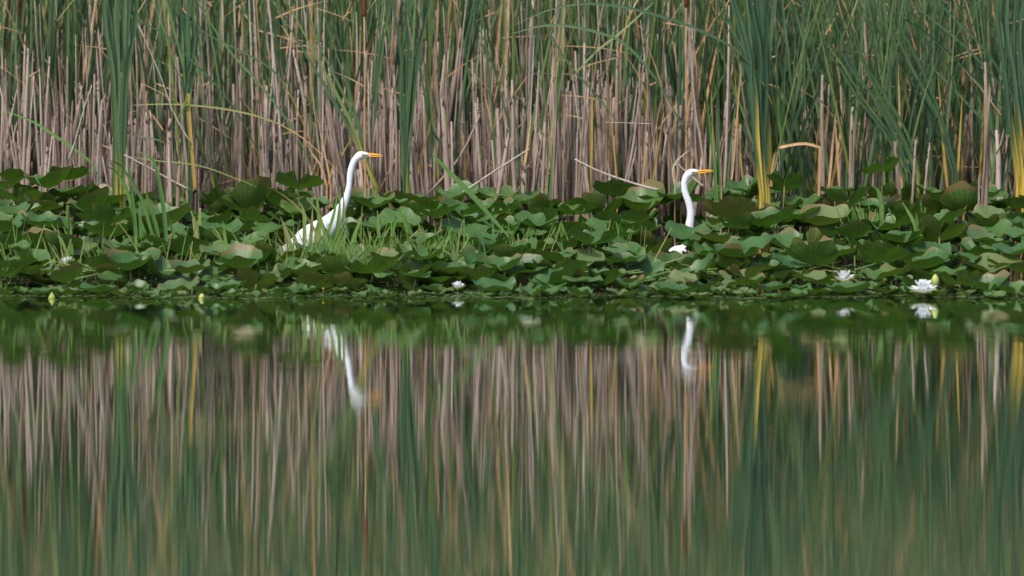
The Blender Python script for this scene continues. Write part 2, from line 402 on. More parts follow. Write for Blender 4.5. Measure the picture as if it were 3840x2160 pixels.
# broken litter lying between the stems
mb = MB()
for i in range(1300):
    px = U(-600, 4400); Y = U(25.5, 27.8); x = X_at(px, Y); z = max(0, bank(x, Y)) + abs(random.gauss(0, 0.16)) + 0.02
    an = U(0, 6.28); L = U(0.06, 0.35); el = random.gauss(0, 0.4)
    d = Vector((math.cos(an), 0.4 * math.sin(an), math.sin(el))) * L
    wd = U(0.004, 0.014); mb.strip([Vector((x, Y, z)) + d * t + Vector((0, 0, .02 * math.sin(3 * t))) for t in (-.5, -.15, .2, .5)], [wd, wd, wd * .9, wd * .3], Vector((0, .3, 1)))
tag(link("reed_litter", mb.mesh("reed_litter", M['dead'])), "broken brown reed litter tangled between the stems", None, None, "stuff")

def blade_path(h, lean, az, curve, droop=0.0, n=12):
    """leaf rising from the origin, leaning to azimuth az, bending over near its tip"""
    d = Vector((math.cos(az), math.sin(az), 0)); out = []
    x = z = 0; ang = lean; st = h / (n - 1)
    for i in range(n):
        out.append(d * x + Vector((0, 0, z)))
        t = i / (n - 1)
        ang += curve / n * (0.3 + 1.4 * t) + droop * max(0, t - 0.55) ** 2 * 2.2
        x += math.sin(ang) * st; z += math.cos(ang) * st
    return out
def widths(wd, n, tip=0.06):
    return [wd * (0.75 + 0.5 * min(t * 3, 1) * (1 - t * .2)) * (1 if t < .55 else max(tip, 1 - ((t - .55) / .45) ** 1.6)) for t in [i / (n - 1) for i in range(n)]]
def leaf_mesh(h, lean, az, curve, droop, wd, mat, off=(0, 0, 0), side=None):
    mb = MB(); p = [q + Vector(off) for q in blade_path(h, lean, az, curve, droop)]
    s = side or Vector((math.cos(az + U(-1, 1) + 1.3), math.sin(az + U(-1, 1) + 1.3) * 0.5, 0))
    mb.strip(p, widths(wd, len(p)), s, U(0.08, 0.25), U(-1.2, 1.2)); return mb.mesh("leaf", M[mat])
def sheath_mesh(h, w, mat):
    mb = MB(); n = 6
    mb.tube([(0, 0, h * i / (n - 1)) for i in range(n)], [w / 2 * (1 - .45 * i / (n - 1)) for i in range(n)], 8, 0.6); return mb.mesh("sheath", M[mat])
PROT = []
for k in range(10):
    mat = 'gy2' if k in (2, 6) else 'green'; ls = []
    for j in range(random.choice((4, 5, 6))):
        az = random.choice((0, math.pi)) + U(-.7, .7)
        ls.append(leaf_mesh(U(1.9, 2.75), abs(random.gauss(0.03, .08)), az, abs(random.gauss(0.10, .14)), random.choice((0, 0, 0, .3, .9)), U(.009, .018), mat,
                            (random.gauss(0, .012), random.gauss(0, .008), 0.1)))
    PROT.append((ls, sheath_mesh(U(.5, .8), U(.028, .038), mat), mat))
def add_cattail(px, Y, k=None, tilt=0.0, sc_=1.0, label=None, rz=None):
    k = random.randrange(len(PROT)) if k is None else k
    ls, sh, mat = PROT[k]; x = X_at(px, Y)
    t = thing("cattail_plant", (x, Y, bank(x, Y) - .04), label, "cattail", "green cattail plants of the reed stand",
              rot=(U(-.04, .04), tilt, rz if rz is not None else random.choice((0, math.pi)) + U(-.5, .5)), scale=(1, 1, sc_))
    link("sheath", sh, t)
    for l in ls: link("leaf", l, t)
    if not label: CATS.append((t, px, "leaning left" if tilt < -.1 else "leaning right" if tilt > .1 else "upright", mat))
    return t
cnt = 0
def green_amount(px): return 0.36 if px < 1100 else 0.46 if px < 1900 else 0.5 if px < 2600 else 1.0
while cnt < 130:
    px = U(-40, 3880)
    if random.random() > green_amount(px): continue
    Y = U(25.35, 26.9) if px > 2700 or random.random() < .35 else U(26.3, 27.2)
    tilt = random.gauss(0, .08) if px < 3000 else random.gauss(-.10, .09)
    add_cattail(px, Y, tilt=tilt, sc_=U(.85, 1.1)); cnt += 1

# featured clumps: every long leaf drawn from base to top
def px_path(pts, Y, n=14, bow=0.0):
    out = []
    for i, (px, py) in enumerate(spline(pts, n)): out.append(P(px, py, Y + bow * math.sin(math.pi * i / (n - 1))))
    return out
def clump(name, base, Y, leaves, label, ybase=True, wpx=15, cat="cattail", yh=None, mats=None, group=None):
    bx, by = base; b = P(bx, by, Y); b.z = min(b.z, bank(b.x, Y)) if by > 600 else b.z
    t = thing(name, b, label, cat, group)
    for i, L in enumerate(leaves):
        mt = (mats[i % len(mats)] if mats else ('gy' if ybase == 2 else 'gy2' if ybase and i % 3 else 'gdark'))
        L = [(x_ + random.gauss(0, 3 + 9 * j_ / len(L)), y_) for j_, (x_, y_) in enumerate(L)]
        pts = [q - b for q in px_path(L, Y + U(-.12, .12))]
        if L[0][1] > 600: pts = [Vector((pts[0].x, pts[0].y, 0))] + pts
        mb = MB(); n = len(pts); wd = wpx * U(.5, .95) * Y / F
        mb.strip(pts, widths(wd, n), Vector((1, U(-.5, .5), 0)), U(.1, .3), U(-.5, .5)); link("leaf", mb.mesh("leaf", M[mt]), t)
    return t
# big yellow-based clump right of the right egret
LV = []
for i in range(13):
    u = i / 12; x0 = 2845 + 40 * u; x1 = 2812 + 62 * u; LV.append([(x0, 725), (x0 - 18 + 10 * u, 520), (x1, 340), (x1 - 45 + 60 * u, 180), (2690 + 215 * u + U(-20, 20), -60), (2560 + 400 * u, -420)])
clump("cattail_clump", (2865, 735), 24.95, LV, "big cattail clump with bright yellow base right of the right egret", 2, wpx=20)
LV = []
for i in range(11):
    u = i / 10; x0 = 430 + 36 * u; LV.append([(x0, 690), (x0 - 4 + 8 * u, 480), (418 + 62 * u, 280), (395 + 95 * u + U(-8, 8), 60), (370 + 140 * u, -200), (330 + 240 * u, -480)])
clump("cattail_clump", (448, 700), 25.05, LV, "dense upright green cattail clump at left with yellow base", wpx=16)
LV = [[(712, 640), (712, 480), (708 + U(-8, 8), 330), (690 + 34 * i / 7, 160), (668 + 80 * i / 7, 0), (640 + 140 * i / 7, -300)] for i in range(8)]
clump("cattail_clump", (712, 700), 25.35, LV, "narrow green cattail bundle above the folded yellow reed", False, wpx=13)
LV = [[(1512 + 22 * i / 7, 740), (1512 + 22 * i / 7, 560), (1500 + 50 * i / 7, 380), (1490 + 90 * i / 7, 200), (1470 + 150 * i / 7, 0), (1430 + 260 * i / 7, -350)] for i in range(8)]
clump("cattail_clump", (1524, 745), 25.3, LV, "green cattail clump with yellow base right of the left egret", wpx=14)
LV = [[(1410, 700), (1380 - 5 * i, 600), (1350 - 14 * i, 480), (1310 - 30 * i, 330), (1240 - 45 * i, 150), (1180 - 75 * i, -100)] for i in range(4)]
clump("cattail_clump", (1412, 720), 25.4, LV, "left-leaning green cattail leaves behind the left egret's head", wpx=13)
LV = [[(2655 - 8 * i, 690), (2640 - 9 * i, 540), (2622 - 8 * i + U(-6, 6), 380), (2596 - 3 * i, 200), (2568 + 6 * i, 60), (2545 + 14 * i, -160)] for i in range(6)]
clump("dry_reed_sheaf", (2650, 700), 25.6, LV, "tall tan dried reed sheaf rising behind the right egret's bill", False, 12, "dried reeds", mats=['tan', 'pale', 'tan'])
LV = [[(2575, 480), (2500, 370), (2440, 250), (2400, 120)], [(2470, 560), (2440, 420), (2400, 280), (2330, 190)], [(2480, 600), (2540, 440), (2600, 240)],
      [(2410, 600), (2480, 470), (2590, 320), (2640, 250)], [(2430, 640), (2455, 500), (2480, 380), (2520, 280)], [(2560, 620), (2585, 450), (2590, 330)]]
clump("dry_reed_sheaf", (2480, 640), 25.7, LV, "tangle of crossing tan dead leaves left of the tall tan sheaf", False, 7, "dried reeds", mats=['tan'])
LV = [[(2530, 700), (2535, 640), (2520 + 8 * i, 600), (2510 + 25 * i, 520 + 12 * i)] for i in range(4)]
clump("dry_reed_sheaf", (2535, 715), 25.2, LV, "small pale straw tuft just left of the right egret's neck", False, 5, "dried reeds", mats=['tan', 'white'])
# leaning fan at the right
LV = [[(3385 + 14 * i, 660), (3330 + 16 * i, 520), (3230 + 20 * i, 370), (3130 + 24 * i, 240), (3055 + 32 * i, 150 - 12 * i)] for i in range(6)]
clump("cattail_clump", (3400, 690), 25.3, LV, "fan of blades leaning far left with yellow bases at right", wpx=14)
LV = [[(3560 + 10 * i, 640), (3500 + 10 * i, 450), (3400 + 14 * i, 250), (3260 + 30 * i, 60), (3120 + 60 * i, -140)] for i in range(5)]
clump("cattail_clump", (3575, 680), 25.5, LV, "green blades leaning left beside the tall lone stump", False, wpx=13)
LV = [[(3812 + 9 * i, 655), (3790 + 10 * i, 480), (3770 + 9 * i, 300), (3745 + 12 * i, 100), (3720 + 22 * i, -100), (3680 + 40 * i, -400)] for i in range(9)]
clump("cattail_clump", (3825, 670), 25.3, LV, "cattail clump with vivid yellow base at the right edge", 2, wpx=15)
LV = [[(3760, 330), (3640, 200), (3500, 90), (3380, -10)], [(3780, 420), (3650, 290), (3480, 130), (3330, 40)], [(3800, 360), (3700, 200), (3560, 60), (3480, -40)], [(3750, 520), (3620, 380), (3500, 260), (3400, 190)]]
clump("cattail_clump", (3760, 560), 25.5, LV, "crossing green blades sweeping left from the right edge", False, wpx=12)
LV = [[(3040 - 16 * i, 690), (3000 - 14 * i, 560), (2960 - 10 * i, 430), (2925 - 4 * i, 340)] for i in range(5)] + [[(3020 + 18 * i, 690), (3010 + 14 * i, 560), (2985 + 30 * i, 420)] for i in range(3)]
clump("cattail_clump", (3010, 700), 25.75, LV, "short fresh green blades behind the bent orange leaf", False, 15, mats=['blade', 'green'])
LV = [[(3480 + 3 * i, 680), (3483 + 3 * i, 500), (3480 + 7 * i, 330), (3468 + 16 * i, 120), (3455 + 25 * i, -120)] for i in range(4)]
clump("cattail_clump", (3490, 700), 25.5, LV, "slim straight green blades left of the tall lone stump", True, wpx=12)
LV = [[(2680 + 9 * i, 790 - 5 * i), (2676 + 11 * i, 690), (2662 + 18 * i, 560), (2640 + 32 * i, 330 + 40 * i)] for i in range(4)]
clump("green_rush", (2692, 810), 24.6, LV, "thin bright green rushes crossing the tip of right egret's bill", False, 9, "rush", mats=['blade', 'blade', 'green', 'tan'])
# single sweeping leaves
def lone(name, pts, Y, wpx, mat, label, cat="reed leaf", taper=True, side=Vector((0, .3, 1)), grow=None, bow=0.0):
    pp = px_path(pts, Y, 20, bow); b = pp[0].copy(); mb = MB(); n = len(pp)
    ww = [wpx * Y / F * (math.sin(math.pi * min(max((i / (n - 1)), .03), .97)) ** .6 if taper else 1 - .5 * i / n) for i in range(n)]
    mb.strip([q - b for q in pp], ww, side, .12); return tag(link(name, mb.mesh(name, M[mat]), None, b), label, cat)
lone("arching_reed_leaf", [(388, 698), (345, 615), (280, 560), (200, 505), (120, 455), (20, 417)], 24.9, 11, 'blade', "green blade arching down from the left edge over the leaves")
lone("arching_reed_leaf", [(1290, 665), (1180, 555), (1085, 485), (980, 440), (860, 412), (740, 397), (620, 391), (505, 395)], 25.0, 6, 'tan', "long arched blade drooping right to orange tip beside left egret")
lone("arching_reed_leaf", [(1085, 483), (980, 438), (860, 410), (740, 395), (620, 389), (490, 394)], 24.98, 5, 'blade', "green outer half of the long blade arching left of the egret")
lone("fresh_reed_leaf", [(1915, 895), (1830, 800), (1760, 720), (1680, 640), (1620, 575)], 23.7, 20, 'blade', "broad fresh green blade slanting over leaves between the egrets")
lone("arching_reed_leaf", [(2895, 390), (2850, 290), (2780, 205), (2700, 150), (2580, 95), (2440, 50), (2300, 20), (2170, 15), (2050, 40), (1925, 95)], 24.9, 11, 'green', "very long thin leaf arching across top right to centre")
lone("arching_reed_leaf", [(2600, 560), (2520, 400), (2440, 270), (2370, 190), (2300, 140), (2150, 100), (2030, 97), (1925, 125)], 25.2, 12, 'green', "long leaf arching left below the highest arching leaf")
lone("arching_reed_leaf", [(1010, 700), (960, 560), (900, 440), (820, 330), (720, 230), (620, 130), (520, 80), (430, 30), (330, 0)], 25.1, 9, 'green', "long leaf sweeping down right from the top left")
lone("arching_reed_leaf", [(1180, 660), (1120, 520), (1040, 400), (960, 300), (860, 190), (760, 40), (720, -40)], 25.15, 10, 'green', "leaf slanting down right from top above the left egret")
lone("arching_reed_leaf", [(1170, 560), (1110, 400), (1030, 270), (900, 190), (780, 130), (640, 20)], 25.3, 8, 'green', "curved pale green leaf above the left egret from upper left")
lone("arching_reed_leaf", [(2330, 480), (2240, 560 - 200), (2140, 250), (2060, 120), (1990, -20)], 25.4, 10, 'green', "dark green leaf slanting down right near top centre")
lone("arching_reed_leaf", [(2140, 300), (2230, 200), (2330, 120), (2450, 10)], 25.3, 10, 'green', "short leaf slanting up right across the arching leaves")
lone("arching_reed_leaf", [(485, 505), (580, 522), (620, 537)], 25.0, 6, 'green', "nearly level short green blade left of the broad stump")
lone("arching_reed_leaf", [(480, 585), (560, 600), (740, 620), (860, 660), (960, 700)], 24.9, 5, 'green', "low level green blade crossing behind the broad stump")
lone("arching_reed_leaf", [(1740, 690), (1695, 560), (1640, 520), (1600, 440)], 25.6, 12, 'green', "dark green leaf behind the thick split stump")
# folded and bent ones
t = thing("folded_reed", P(730, 712, 25.0), "orange-yellow reed stem folded over at its top, left of left egret", "reed")
mb = MB(); pp = px_path([(730, 712), (722, 600), (712, 480), (705, 350)], 25.0, 8); b = pp[0]
mb.strip([q - b for q in pp], [13 * 25 / F] * 8, Vector((1, 0, 0)), .3); link("stem", mb.mesh("stem", M['yellow']), t)
mb = MB(); pp = px_path([(705, 350), (690, 400), (655, 475)], 24.98, 6); mb.strip([q - b for q in pp], [.003, .012, .014, .014, .01, .003], Vector((1, 0, 0)), .3)
link("folded_leaf", mb.mesh("folded_leaf", M['blade']), t)
t = thing("bent_reed_leaf", P(3070, 735, 24.9), "dry orange leaf bent into an arch over raised lily leaves", "reed leaf")
mb = MB(); b = P(3070, 735, 24.9); pp = px_path([(3070, 735), (3071, 650), (3074, 553)], 24.9, 6) + px_path([(3074, 552), (3020, 538), (2960, 545), (2912, 556)], 24.9, 7)[1:] + px_path([(2912, 556), (2902, 600), (2895, 650), (2892, 700)], 24.9, 6)[1:]
mb.strip([q - b for q in pp], [11 * 24.9 / F] * len(pp), Vector((.6, .2, .6)), .2); link("leaf", mb.mesh("leaf", M['tan']), t)
for pts, w_, lab in (([(710, 712), (640, 675), (560, 630), (465, 580)], 13, "pale fallen reed sloping down right behind the broad stump"),
                     ([(1735, 722), (1850, 645), (1985, 558)], 13, "pale fallen reed sloping up right between the egrets"),
                     ([(2470, 712), (2400, 695), (2260, 648), (2155, 597)], 14, "long grey fallen reed pointing at the right egret's neck"),
                     ([(255, 603), (282, 530), (310, 425), (345, 318)], 9, "whitish broken stalk leaning right at far left"),
                     ([(720, 545), (650, 420), (600, 280), (520, 95)], 8, "long whitish stalk leaning left above the folded yellow reed"),
                     ([(2440, 465), (2350, 461), (2270, 458)], 5, "thin white straw lying level across the stems left of right egret"),
                     ([(2640, 700), (2590, 660), (2530, 605)], 12, "grey broken stalk sloping behind the right egret's head"),
                     ([(1560, 770), (1640, 690), (1730, 580), (1800, 430)], 16, "brown leaning stalk propped against the thick split stump")):
    Y = 24.9 if w_ != 16 else 25.45; thick = w_ == 16
    pp = px_path(pts, Y, 9); b = pp[0].copy(); mb = MB(); w_ *= .72 if w_ > 5 else .8
    mb.tube([q - b for q in pp], [w_ * Y / F / 2 * (1 - .45 * i / 9) for i in range(9)], 7, jit=.08)
    tag(link("fallen_reed", mb.mesh("fallen_reed", M['dead' if thick else 'white']), None, b), lab, "fallen reed")
# cattail spikes
for px, y0, y1, Yb, lab in ((1366, -70, 62, 25.2, "brown cattail spike on pale stalk above the left egret's head"),
                            (2572, -120, 28, 25.5, "brown cattail spike at top edge above the right egret"),
                            (72, -60, 105, 26.4, "dark brown cattail spike deep in reeds at top left"),
                            (1034, 20, 98, 26.6, "small brown cattail spike left of and above the left egret")):
    b = P(px + 6, 700, Yb); b.z = bank(b.x, Yb); t = thing("cattail_spike", b, lab, "cattail")
    top = P(px, y1, Yb) - b; tt = P(px, y0, Yb) - b
    mb = MB(); mb.tube([top * (i / 6) for i in range(7)], [.0085 - .0006 * i for i in range(7)], 8); link("stalk", mb.mesh("stalk", M['tan']), t)
    mb = MB(); d = tt - top; r = .0135
    mb.tube([top + d * u for u in (0, .03, .1, .5, .9, .97, 1)], [r * .4, r * .85, r, r * 1.05, r, r * .8, r * .3], 12); link("seed_head", mb.mesh("seed_head", M['spike']), t)
    mb = MB(); mb.tube([tt, tt + Vector((0, 0, .12))], [.004, .002], 6); link("tip", mb.mesh("tip", M['tan']), t)

# golden and tan single leaves scattered low through the stand
GOLD = []
for i in range(46):
    px = U(60, 3800) if i % 3 == 0 else U(1900, 3830); Y = U(25.3, 25.9); pt = U(330, 560) if i % 4 else U(150, 330); ln = random.gauss(-10, 45)
    pp = px_path([(px, 700), (px + ln * .25, 620), (px + ln * .6, (pt + 640) / 2), (px + ln, pt)], Y, 9); b = pp[0].copy(); b.z = bank(b.x, Y); mb = MB()
    mt = 'yellow' if random.random() < .5 else 'tan'
    mb.strip([Vector((0, 0, 0))] + [q - b for q in pp], widths(U(4, 9) * Y / F, 10, .15), Vector((1, U(-.4, .4), 0)), .2, U(-.8, .8))
    o = link("golden_reed_leaf", mb.mesh("leaf", M[mt]), None, b); tag(o, None, "reed leaf", "golden and tan leaves low in the reeds")
    GOLD.append((o, px + ln * .5, ("golden" if mt == 'yellow' else "tan") + (" leaf leaning left" if ln < -35 else " leaf leaning right" if ln > 35 else " upright leaf"), zone(px)))
# deep reed bed behind
mb = MB(); mt_ = MB()
for i in range(10500):
    px = U(-1700, 5500); Y = 26.2 + 8 * random.random() ** 1.1; x = X_at(px, Y)
    tgt = mt_ if random.random() < .10 else mb
    az = U(0, 6.28); h = U(2.0, 3.3) + max(0, Y - 28) * .36
    lean = abs(random.gauss(.03, .12)); bx = Vector((x, Y, bank(x, Y)))
    if px > 3000 and random.random() < .5: az = math.pi + U(-.5, .5); lean += .12
    p = blade_path(h, lean, az, abs(random.gauss(.15, .25)), random.choice((0, 0, .4, 1.0)), 9)
    tgt.strip([q + bx for q in p], widths(U(.009, .020), 9), Vector((1, U(-.8, .8), 0)), .2, U(-1, 1))
for i in range(900):     # snapped and drooping dry leaves caught at all heights
    px = U(-600, 4400); Y = U(25.5, 28); z = U(.15, 2.2); x = X_at(px, Y); an = random.gauss(0, .9) + random.choice((0, math.pi)); L = U(.08, .5)
    d = Vector((math.cos(an) * random.choice((1, .4)), U(-.3, .3), math.sin(an))).normalized() * L; w1 = U(.003, .010)
    mt_.strip([Vector((x, Y, z)) + d * t_ + Vector((0, 0, -.12 * L * t_ * t_)) for t_ in (0, .3, .6, 1)], [w1, w1, w1 * .8, w1 * .2], Vector((0, .4, 1)))
tag(link("green_reed_bed", mb.mesh("green_reed_bed", M['green'])), "deep mass of green cattail leaves behind the front reeds", None, None, "stuff")
tag(link("dry_reed_bed", mt_.mesh("dry_reed_bed", M['tan'])), "tan dried leaves scattered through the green reeds", None, None, "stuff")

# ------------------------------------------------------------------ lily leaves
def pad_mesh(seed, R0, cup, wave, fold, notch=0.35, curl=0.0, mat='pad', holes=False, flat=False):
    rg = random.Random(seed); n, rings = 44, 8; mb = MB()
    k1, k2, k3 = rg.choice((2, 3)), rg.choice((4, 5, 6)), rg.choice((7, 8, 9)); p1, p2, p3 = (rg.uniform(0, 6.28) for _ in range(3))
    mb.v.append((0, 0, 0))
    half = notch * 0.5
    for j in range(1, rings + 1):
        r = j / rings
        for i in range(n):
            u = i / (n - 1); th = -math.pi / 2 + half * (0.3 + .7 * r) + u * (2 * math.pi - 2 * half * (0.3 + .7 * r))
            edge = 1 + .05 * math.sin(k1 * th + p1) + .025 * math.sin(k3 * th + p3)
            if abs(u - .5) > .46: edge *= 1 - (abs(u - .5) - .46) * 4
            rr = R0 * r * edge
            x, y = rr * math.cos(th), rr * math.sin(th)
            z = cup * R0 * r ** 2.2 + wave * R0 * r ** 2.2 * (.45 * math.sin(k1 * th + p1 + 1) + .5 * math.sin(k2 * th + p2) + .34 * math.sin(k3 * th + p3) * r)
            z += fold * abs(x) * 1.0 + curl * R0 * max(0, math.sin(th + p1)) * r ** 4
            z -= .03 * R0 * math.exp(-((x / R0) / .08) ** 2) * r
            mb.v.append((x, y, z))
    for i in range(n - 1): mb.f.append((0, 1 + i, 2 + i))
    for j in range(rings - 1):
        for i in range(n - 1):
            if holes and j >= 3 and rg.random() < .05: continue
            q = 1 + j * n + i; mb.f.append((q, q + n, q + n + 1, q + 1))
    return mb.mesh("blade", M[mat])
PADS = []
for k in range(14):
    PADS.append(pad_mesh(k, 1.0, (.22, .34, .18, .42, .28, .38, .24)[k % 7], (.12, .20, .15, .11)[k % 4], (0, .12, 0, .2, .05)[k % 5], random.choice((.25, .4, .6)), (0, .15, 0, .3)[k % 4], 'pad', holes=(k == 5)))
PADO = [pad_mesh(40 + k, 1.0, (.12, .3, .05, .22, .2)[k % 5], (.10, .15, .08)[k % 3], (0, .2, .35)[k % 3], .45, (0, .2)[k % 2], 'padold', holes=(k == 3)) for k in range(8)]
def stalk_mesh(seed):
    rg = random.Random(seed); mb = MB(); dx, dy = rg.uniform(-.12, .12), rg.uniform(-.1, .1)
    mb.tube([(dx * math.sin(math.pi * .5 * (1 - u)) ** 2, dy * (1 - u) ** 2, u) for u in [i / 8 for i in range(9)]], [.006 - .001 * i / 8 for i in range(9)], 7)
    return mb.mesh("stalk", M['stalk'])
STK = [stalk_mesh(k) for k in range(6)]
def pad_z(Y): return max(0.012, min(.50, (.02 if Y < 22.3 else .02 + (Y - 22.3) * .175 if Y < 23.2 else .177 + (Y - 23.2) * .115)))
def add_pad(px, Y, z, rad, pitch, roll=0.0, yaw=None, mesh=None, label=None, old=False):
    """pitch > 0 tips the near rim down and shows the top, pitch < 0 lifts it and shows the underside"""
    x = X_at(px, Y); t = thing("lily_leaf", (x, Y, -.02), label, "lily leaf", "lily leaves standing over the pond edge")
    me = mesh or random.choice(PADO if old else PADS)
    b = link("blade", me, t, (0, 0, z + .02)); b.scale = (rad, rad, rad)
    yaw = U(0, 6.28) if yaw is None else yaw
    b.rotation_euler = (Matrix.Rotation(roll, 3, 'Y') @ Matrix.Rotation(pitch, 3, 'X') @ Matrix.Rotation(yaw, 3, 'Z')).to_euler()
    if z > .05:
        s = link("stalk", random.choice(STK), t, (0, 0, -.1)); s.scale = (1, 1, z + .115); s.rotation_euler = (0, 0, U(0, 6.28))
    if not label: LEAVES.append((t, px, PY(z, Y), Y, z, pitch, rad, old))
    return t
DEG = math.pi / 180
FEAT = [ # px, py, Y, width px, pitch deg, roll deg, old, label
 (2942, 690, 24.9, 140, -38, 0, 0, "ragged holed dark leaf raised above the others beside yellow-based clump"),
 (2785, 712, 24.95, 130, 14, -6, 0, "raised two-toned leaf left of the yellow-based clump"),
 (3308, 632, 24.9, 140, -24, -16, 0, "dark leaf raised highest at right, sloping up to its right"),
 (3180, 768, 24.5, 160, -24, 0, 0, "dark drooping leaf with notch right of the yellow-based clump"),
 (3040, 935, 23.3, 150, -58, 8, 1, "olive fan leaf standing on edge with thick stalk showing"),
 (3525, 885, 23.5, 180, -30, 14, 1, "big dark olive leaf tipped up at right middle"),
 (2972, 995, 22.9, 160, 16, 8, 0, "smooth pale green leaf below the olive fan leaf"),
 (1030, 985, 23.1, 205, -26, 6, 1, "big dark olive leaf in front of the left egret's tail"),
 (1210, 992, 23.15, 165, -26, -10, 1, "dark drooping leaf in front of the left egret's body"),
 (1575, 1004, 23.1, 135, -34, -8, 1, "olive leaf tipped up in front of the grass"),
 (960, 1060, 22.5, 150, -35, 4, 1, "brown-edged leaf standing up at open water left"),
 (1305, 1070, 22.5, 140, -22, 0, 1, "rounded dark leaf at open water below left egret"),
 (2075, 1013, 22.8, 150, -20, 0, 1, "olive dark leaf in front row between egrets"),
 (2730, 1000, 23.0, 150, -42, -12, 1, "tan ribbed leaf standing up right of right egret"),
 (2582, 890, 24.3, 188, 15, 3, 0, "broad light leaf hiding the right egret's chest"),
 (2437, 932, 23.9, 165, -30, 0, 1, "olive ribbed leaf left of the right egret's white back"),
 (2625, 942, 24.15, 118, -26, 6, 0, "small dark leaf right of the right egret's white back"),
 (2640, 1022, 23.4, 185, 14, 0, 0, "glossy leaf below and right of the right egret's white back"),
 (2605, 914, 24.22, 140, 10, -3, 0, "leaf hiding the right egret's shoulder, right of its white back"),
 (2552, 1014, 23.8, 170, 9, 2, 0, "light leaf just below the right egret's white back"),
 (2415, 1020, 23.1, 150, 34, 14, 0, "steep glossy leaf below and left of the right egret"),
 (1320, 985, 23.3, 170, 12, -4, 0, "light leaf at the foot of the left egret's grass"),
 (1180, 950, 23.45, 150, 8, 4, 0, "light leaf just below the left egret's body"),
 (545, 955, 23.2, 140, -20, -3, 0, "leaf with dark rim raised above grass at left"),
 (355, 1012, 22.9, 190, -24, 0, 0, "wide dark leaf behind the left white bloom"),
 (610, 1030, 22.8, 150, 22, 14, 0, "smooth pale leaf left of centre near open water"),
 (35, 680, 25.0, 130, -30, -20, 0, "dark leaf raised at far left edge"),
 (175, 705, 24.9, 170, -6, 0, 0, "large wavy leaf against the stems at far left"),
 (1120, 700, 24.8, 190, -20, 4, 0, "pair-lobed dark leaf high behind left egret's back"),
 (1820, 1010, 22.95, 190, 14, 10, 0, "long pale leaf with rolled edge between the egrets"),
 (2120, 1040, 22.7, 90, 50, 0, 0, "small upright bright leaf between egrets near water"),
 (1935, 975, 23.0, 170, -14, 0, 0, "glossy leaf with dark underside between egrets"),
 (1700, 1020, 22.8, 170, 10, -4, 0, "flat dull leaf above the small white bloom"),
]
used = []; random.seed(11)
for i, (px, py, Y, wpx, pi_, ro, old, lab) in enumerate(FEAT):
    p = P(px, py, Y); rad = wpx * Y / F / 2
    add_pad(px, Y, p.z, rad, -pi_ * DEG * -1, ro * DEG, U(-.8, .8) + (0 if old else 0), (PADO if old else PADS)[i % 8], lab, bool(old))
    used.append((px, py, wpx))
def blocked(px, py, rpx, Y):
    """keep the egrets as clear of leaves as the photograph shows them"""
    if Y < 24.05 and 1020 < px + rpx and px - rpx < 1390 and py < 978: return True
    if Y < 24.7 and 2530 < px + rpx and px - rpx < 2625 and py < 885: return True
    if Y < 24.7 and 2500 < px + rpx and px - rpx < 2575 and 870 < py < 1018: return True
    for fx, fy, fY in ((3160, 1060, 22.6), (3462, 1105, 22.12), (256, 1020, 23.0), (1716, 1092, 22.45), (3507, 1078, 22.3), (195, 1140, 22.05), (757, 1140, 22.06), (1212, 1096, 22.3)):
        if Y < fY + .06 and abs(px - fx) < rpx + 22 and fy - 75 < py - 20 < fy + 4: return True
    if 23.85 < Y < 24.15 and 1090 < px < 1350: return True
    if 24.45 < Y < 24.95 and 2460 < px < 2640: return True
    return False
cnt = 0; tries = 0; spots = []
while cnt < 270 and tries < 60000:
    tries += 1
    px = U(-30, 3870); Y = 22.15 + 3.25 * random.random() ** .80
    if px > 2700 and Y > 25.1: Y += U(-.3, .1)
    z = max(.01, pad_z(Y) + random.gauss(0, .035) * (0 if Y < 22.35 else 1)); rad = U(.11, .165) + (.012 if Y > 24 else 0)
    if Y < 22.6: rad = U(.08, .14)
    py = PY(z, Y); rp = rad * F / Y
    if blocked(px, py, rp, Y): continue
    dmin = rad * .98
    if any(abs(a - px) < dmin * F / Y and abs(b - Y) < .17 and abs(c - z) < .09 for a, b, c in spots): continue
    if any(abs(a - px) < w_ * .35 and abs(b - py) < 26 for a, b, w_ in used): continue
    grassy = 900 < px < 1980 and 23.1 < Y < 23.95
    if grassy and random.random() < .7: continue
    spots.append((px, Y, z))
    old = random.random() < (.36 if Y < 23.4 else .07)
    if Y < 22.35: pitch = random.gauss(2, 4); 
    else:
        pitch = random.gauss(3, 6)
        if random.random() < (.24 if Y < 23.5 else .14): pitch = -U(12, 34)
    add_pad(px, Y, z, rad, pitch * DEG, random.gauss(0, 6 if Y > 22.4 else 2) * DEG, old=old)
    cnt += 1
print("pads", cnt, "tries", tries)
# lower storey and leaves out of the photograph: too many and too hidden to tell apart
def merged_pads(name, items, label, mats=('pad', 'padold')):
    for mk, src in ((mats[0], PADS), (mats[1], PADO)):
        mb = MB()
        for (x, y, z, rad, pitch, roll, old) in items:
            if (mk == 'padold') != bool(old): continue
            me = random.choice(src); Mx = Matrix.Translation((x, y, z)) @ (Matrix.Rotation(roll, 4, 'Y') @ Matrix.Rotation(pitch, 4, 'X') @ Matrix.Rotation(U(0, 6.28), 4, 'Z')) @ Matrix.Scale(rad, 4)
            b0 = len(mb.v); mb.v += [Mx @ v.co for v in me.vertices]; mb.f += [tuple(b0 + q for q in f.vertices) for f in me.polygons]
            if z > .08: mb.tube([(x + .03, y, -.1), (x + .01, y, z * .5), (x, y, z)], [.005] * 3, 5)
        if mb.v: tag(link(name, mb.mesh(name, M[mk + '_low'])), label + (", olive ones" if mk == 'padold' else ""), None, None, "stuff")
it = []
